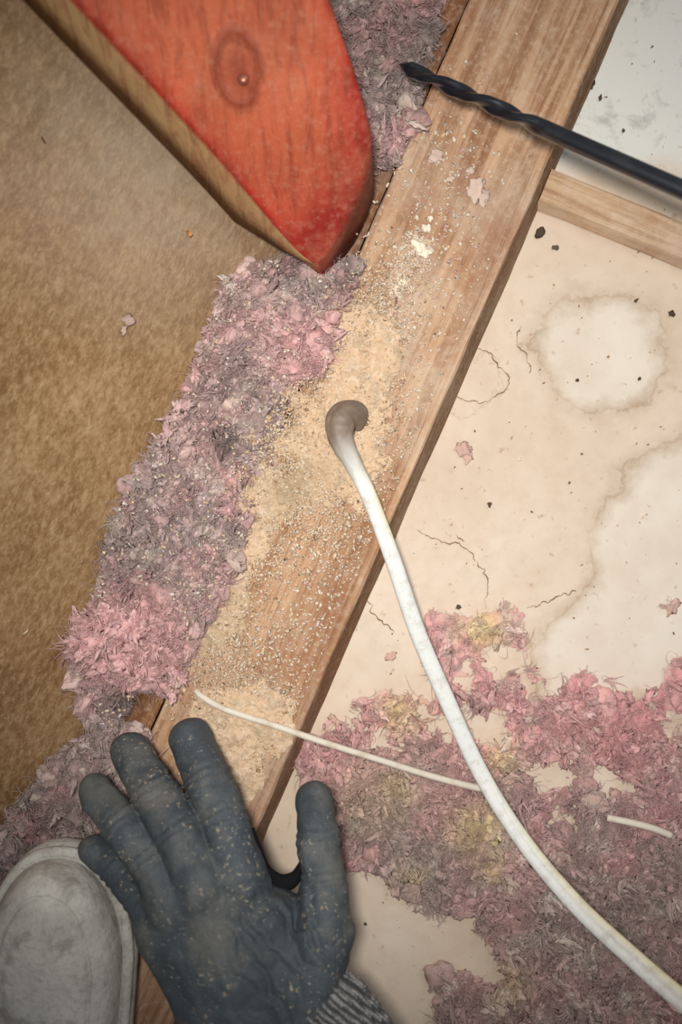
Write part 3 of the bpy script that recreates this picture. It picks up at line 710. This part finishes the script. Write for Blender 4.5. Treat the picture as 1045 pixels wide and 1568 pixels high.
sweep('web_crescent',W([(386,1270,.080,.0015,.003),(391,1302,.080,.0042,.004),(403,1336,.080,.0052,.004),(428,1352,.080,.0050,.004),(452,1344,.080,.0038,.004),(464,1316,.079,.0010,.003)]),rsec,mk_b,parent=glove)  # thin black crescent set in the gap between thumb and index
def sec_knit(ph,s,L):
    r=1+0.022*np.sign(np.sin(ph*34))*np.abs(np.sin(ph*34))**0.5+0.010*math.sin(s*2*math.pi/0.003); return r*np.cos(ph),r*np.sin(ph)
m=M('grey_knit',0.95)
wv=m.n.new('ShaderNodeTexWave'); wv.inputs['Scale'].default_value=110; wv.inputs['Distortion'].default_value=3; m.l.new(m.map(rot=(0,0,-0.95)),wv.inputs['Vector'])
c=m.mix(wv.outputs['Fac'],(70,72,74),(160,160,158)); c=m.mix(m.ramp(m.noise(300,3),[(0.4,0.5),(0.6,0.0)]),c,(70,70,72)); m.bump(wv.outputs['Fac'],0.8,0.0015)
def sweepK(name,pts,mat,K,parent):
    c=catmull(pts,24); pos=c[:,:3]; n_=len(c); T=np.gradient(pos,axis=0); T/=np.linalg.norm(T,axis=1)[:,None]
    side=np.cross(T,[0,0,1]); side/=np.linalg.norm(side,axis=1)[:,None]; up=np.cross(side,T)
    ph=np.linspace(0,2*np.pi,K,endpoint=False); L=np.r_[0,np.cumsum(np.linalg.norm(np.diff(pos,axis=0),axis=1))]; V=[]
    for i in range(n_):
        a,b=sec_knit(ph,L[i],L[-1]); V.append(pos[i]+side[i]*(a*c[i,3])[:,None]+up[i]*(b*c[i,4])[:,None])
    V=np.vstack(V); I=np.arange(n_*K).reshape(n_,K); J=np.roll(I,-1,axis=1)
    F=np.stack([I[:-1].ravel(),J[:-1].ravel(),J[1:].ravel(),I[1:].ravel()],-1).tolist(); F.append(list(range(K))); F.append(list(I[-1]))
    o=mk(name,V,F,mat,parent=parent); fixn(o)
sweepK('knit_cuff',W([(448,1500,.098,.022,.016),(470,1545,.098,.031,.020),(500,1592,.099,.033,.024),(560,1680,.105,.034,.028),(640,1800,.12,.038,.034),(760,1980,.15,.045,.042)]),m.out(c),240,glove)

# ---------- boot ----------
def boot():
    m=M('dusty_boot_leather',0.95); m.b.inputs['Specular IOR Level'].default_value=0.08
    c=m.ramp(m.noise(20,6,0.65),[(0.3,(172,170,162)),(0.55,(202,200,192)),(0.75,(218,216,208))])
    c=m.mix(m.ramp(m.noise(42,6,0.7,0.5),[(0.53,0.0),(0.66,0.6)]),c,(122,118,110))
    c=m.mix(m.ramp(m.noise(260,4,0.7),[(0.50,0.0),(0.7,0.4)]),c,(132,128,118))
    m.bump(m.math('ADD',m.noise(160,5,0.7),m.noise(30,3)),0.8,0.002)
    z0=0.05; tip=P(84,1304,0.075); 
    wid=Rw(116,0.075); tl=Rw(175,0.075); Ltot=0.29
    K=160
    th=np.linspace(0,2*math.pi,K,endpoint=False)
    def outline(inset):
        pts=[]
        for t in th:
            cx=math.cos(t); sy=math.sin(t)
            if sy>=0: x=(wid-inset)*np.sign(cx)*abs(cx)**0.90; y=-tl+(tl-inset)*abs(sy)**0.97
            else:
                ll=Ltot-tl; yy=-abs(sy)**0.8; x=(wid*(1-0.16*math.sin(min(1,-yy)*math.pi/1.3))-inset)*np.sign(cx)*abs(cx)**0.6; y=-tl+(ll-inset)*yy
            pts.append((x,y))
        return np.array(pts)
    lay=[(0.004,0),(0.0008,0.001),(0.0,0.004),(0.0,0.012),(0.0012,0.0135),(0.0012,0.0145),(0.0,0.016),(0.0004,0.0185),(0.0025,0.0196),(0.0050,0.0190),(0.0056,0.0178),
         (0.0054,0.022),(0.0058,0.030),(0.0070,0.036),(0.0090,0.0405),(0.0120,0.0440),(0.0150,0.0462),(0.0158,0.0464),(0.0163,0.0448),(0.0172,0.0448),(0.0178,0.0470),(0.0200,0.0480),(0.0250,0.0492),(0.0290,0.0497)]
    V=[]
    for ins,z in lay:
        o=outline(ins); g=np.clip((-o[:,1]-0.09)/0.12,0,1); g=g*g*(3-2*g)
        wob=(fbm(np.stack([o[:,0]*60,o[:,1]*60,np.full(len(o),z*40)],-1),3)-0.5)*0.0012
        zz=z0+z+(z>0.03)*g*(z-0.03)*1.6+wob*(z>0.02)
        V.append(np.stack([o[:,0]+tip[0]+wob*0.6,o[:,1]+tip[1],zz],-1))
    nl=len(lay); V=np.vstack(V); I=np.arange(nl*K).reshape(nl,K); J=np.roll(I,-1,axis=1)
    F=np.stack([I[:-1].ravel(),J[:-1].ravel(),J[1:].ravel(),I[1:].ravel()],-1).tolist(); F.append(list(range(K)))
    top=I[-1]
    for j in range(K//2):
        a0=top[(K//4+j)%K]; a1=top[(K//4+j+1)%K]; b0=top[(K//4-j)%K]; b1=top[(K//4-j-1)%K]
        f=[]
        for q in (b0,b1,a1,a0):
            if q not in f: f.append(int(q))
        if len(f)>=3: F.append(f)
    root=bpy.data.objects.new('work_boot',None); COL.objects.link(root)
    o=mk('boot_shoe',V,F,m.out(c),parent=root); fixn(o)
    V=[];n_=14
    for i in range(n_):
        f=i/(n_-1); rx=0.032+0.006*f; ry=0.045-0.003*f
        for t in th: V.append((tip[0]+rx*math.cos(t),tip[1]-0.225+ry*math.sin(t),z0+0.05+0.11*f+0.0012*math.sin(f*30)))
    I=np.arange(n_*K).reshape(n_,K); J=np.roll(I,-1,axis=1)
    F=np.stack([I[:-1].ravel(),J[:-1].ravel(),J[1:].ravel(),I[1:].ravel()],-1).tolist(); F.append(list(range(K))); F.append(list(I[-1]))
    o=mk('boot_shaft',V,F,m.m,parent=root); fixn(o)
boot()

# ---------- lights, world, camera ----------
def light(name,kind,loc,tgt,size,power,col):
    l=bpy.data.lights.new(name,kind); l.energy=power; l.color=col
    if kind=='AREA': l.shape='DISK'; l.size=size
    else: l.shadow_soft_size=size; l.spot_size=math.radians(76); l.spot_blend=1.0
    o=bpy.data.objects.new(name,l); COL.objects.link(o); o.location=loc
    o.rotation_euler=(Vector(tgt)-Vector(loc)).to_track_quat('-Z','Y').to_euler(); return o
light('headlamp_light','SPOT',(-0.03,0.03,0.66),(0.05,0.04,0),0.03,19.0,(1.0,0.965,0.92))
light('upper_right_light','AREA',(0.5,0.5,0.9),(0.05,0,0),0.4,1.4,(0.97,0.97,1.0))  # weak, broad area light from the upper right, out of frame
w=bpy.data.worlds.new('attic_world'); bpy.context.scene.world=w; w.use_nodes=True
w.node_tree.nodes['Background'].inputs[0].default_value=(0.95,0.94,0.94,1); w.node_tree.nodes['Background'].inputs[1].default_value=0.15
cd=bpy.data.cameras.new('camera'); cam=bpy.data.objects.new('camera',cd); COL.objects.link(cam)
cd.sensor_fit='HORIZONTAL'; cd.sensor_width=36; cd.lens=36*H/(1045*S); cd.clip_start=0.01
cd.dof.use_dof=True; cd.dof.focus_distance=0.555; cd.dof.aperture_fstop=6.5
cam.location=(0,0,H); cam.rotation_euler=(0,0,0)
bpy.context.scene.camera=cam
bpy.context.scene.view_settings.view_transform='Standard'
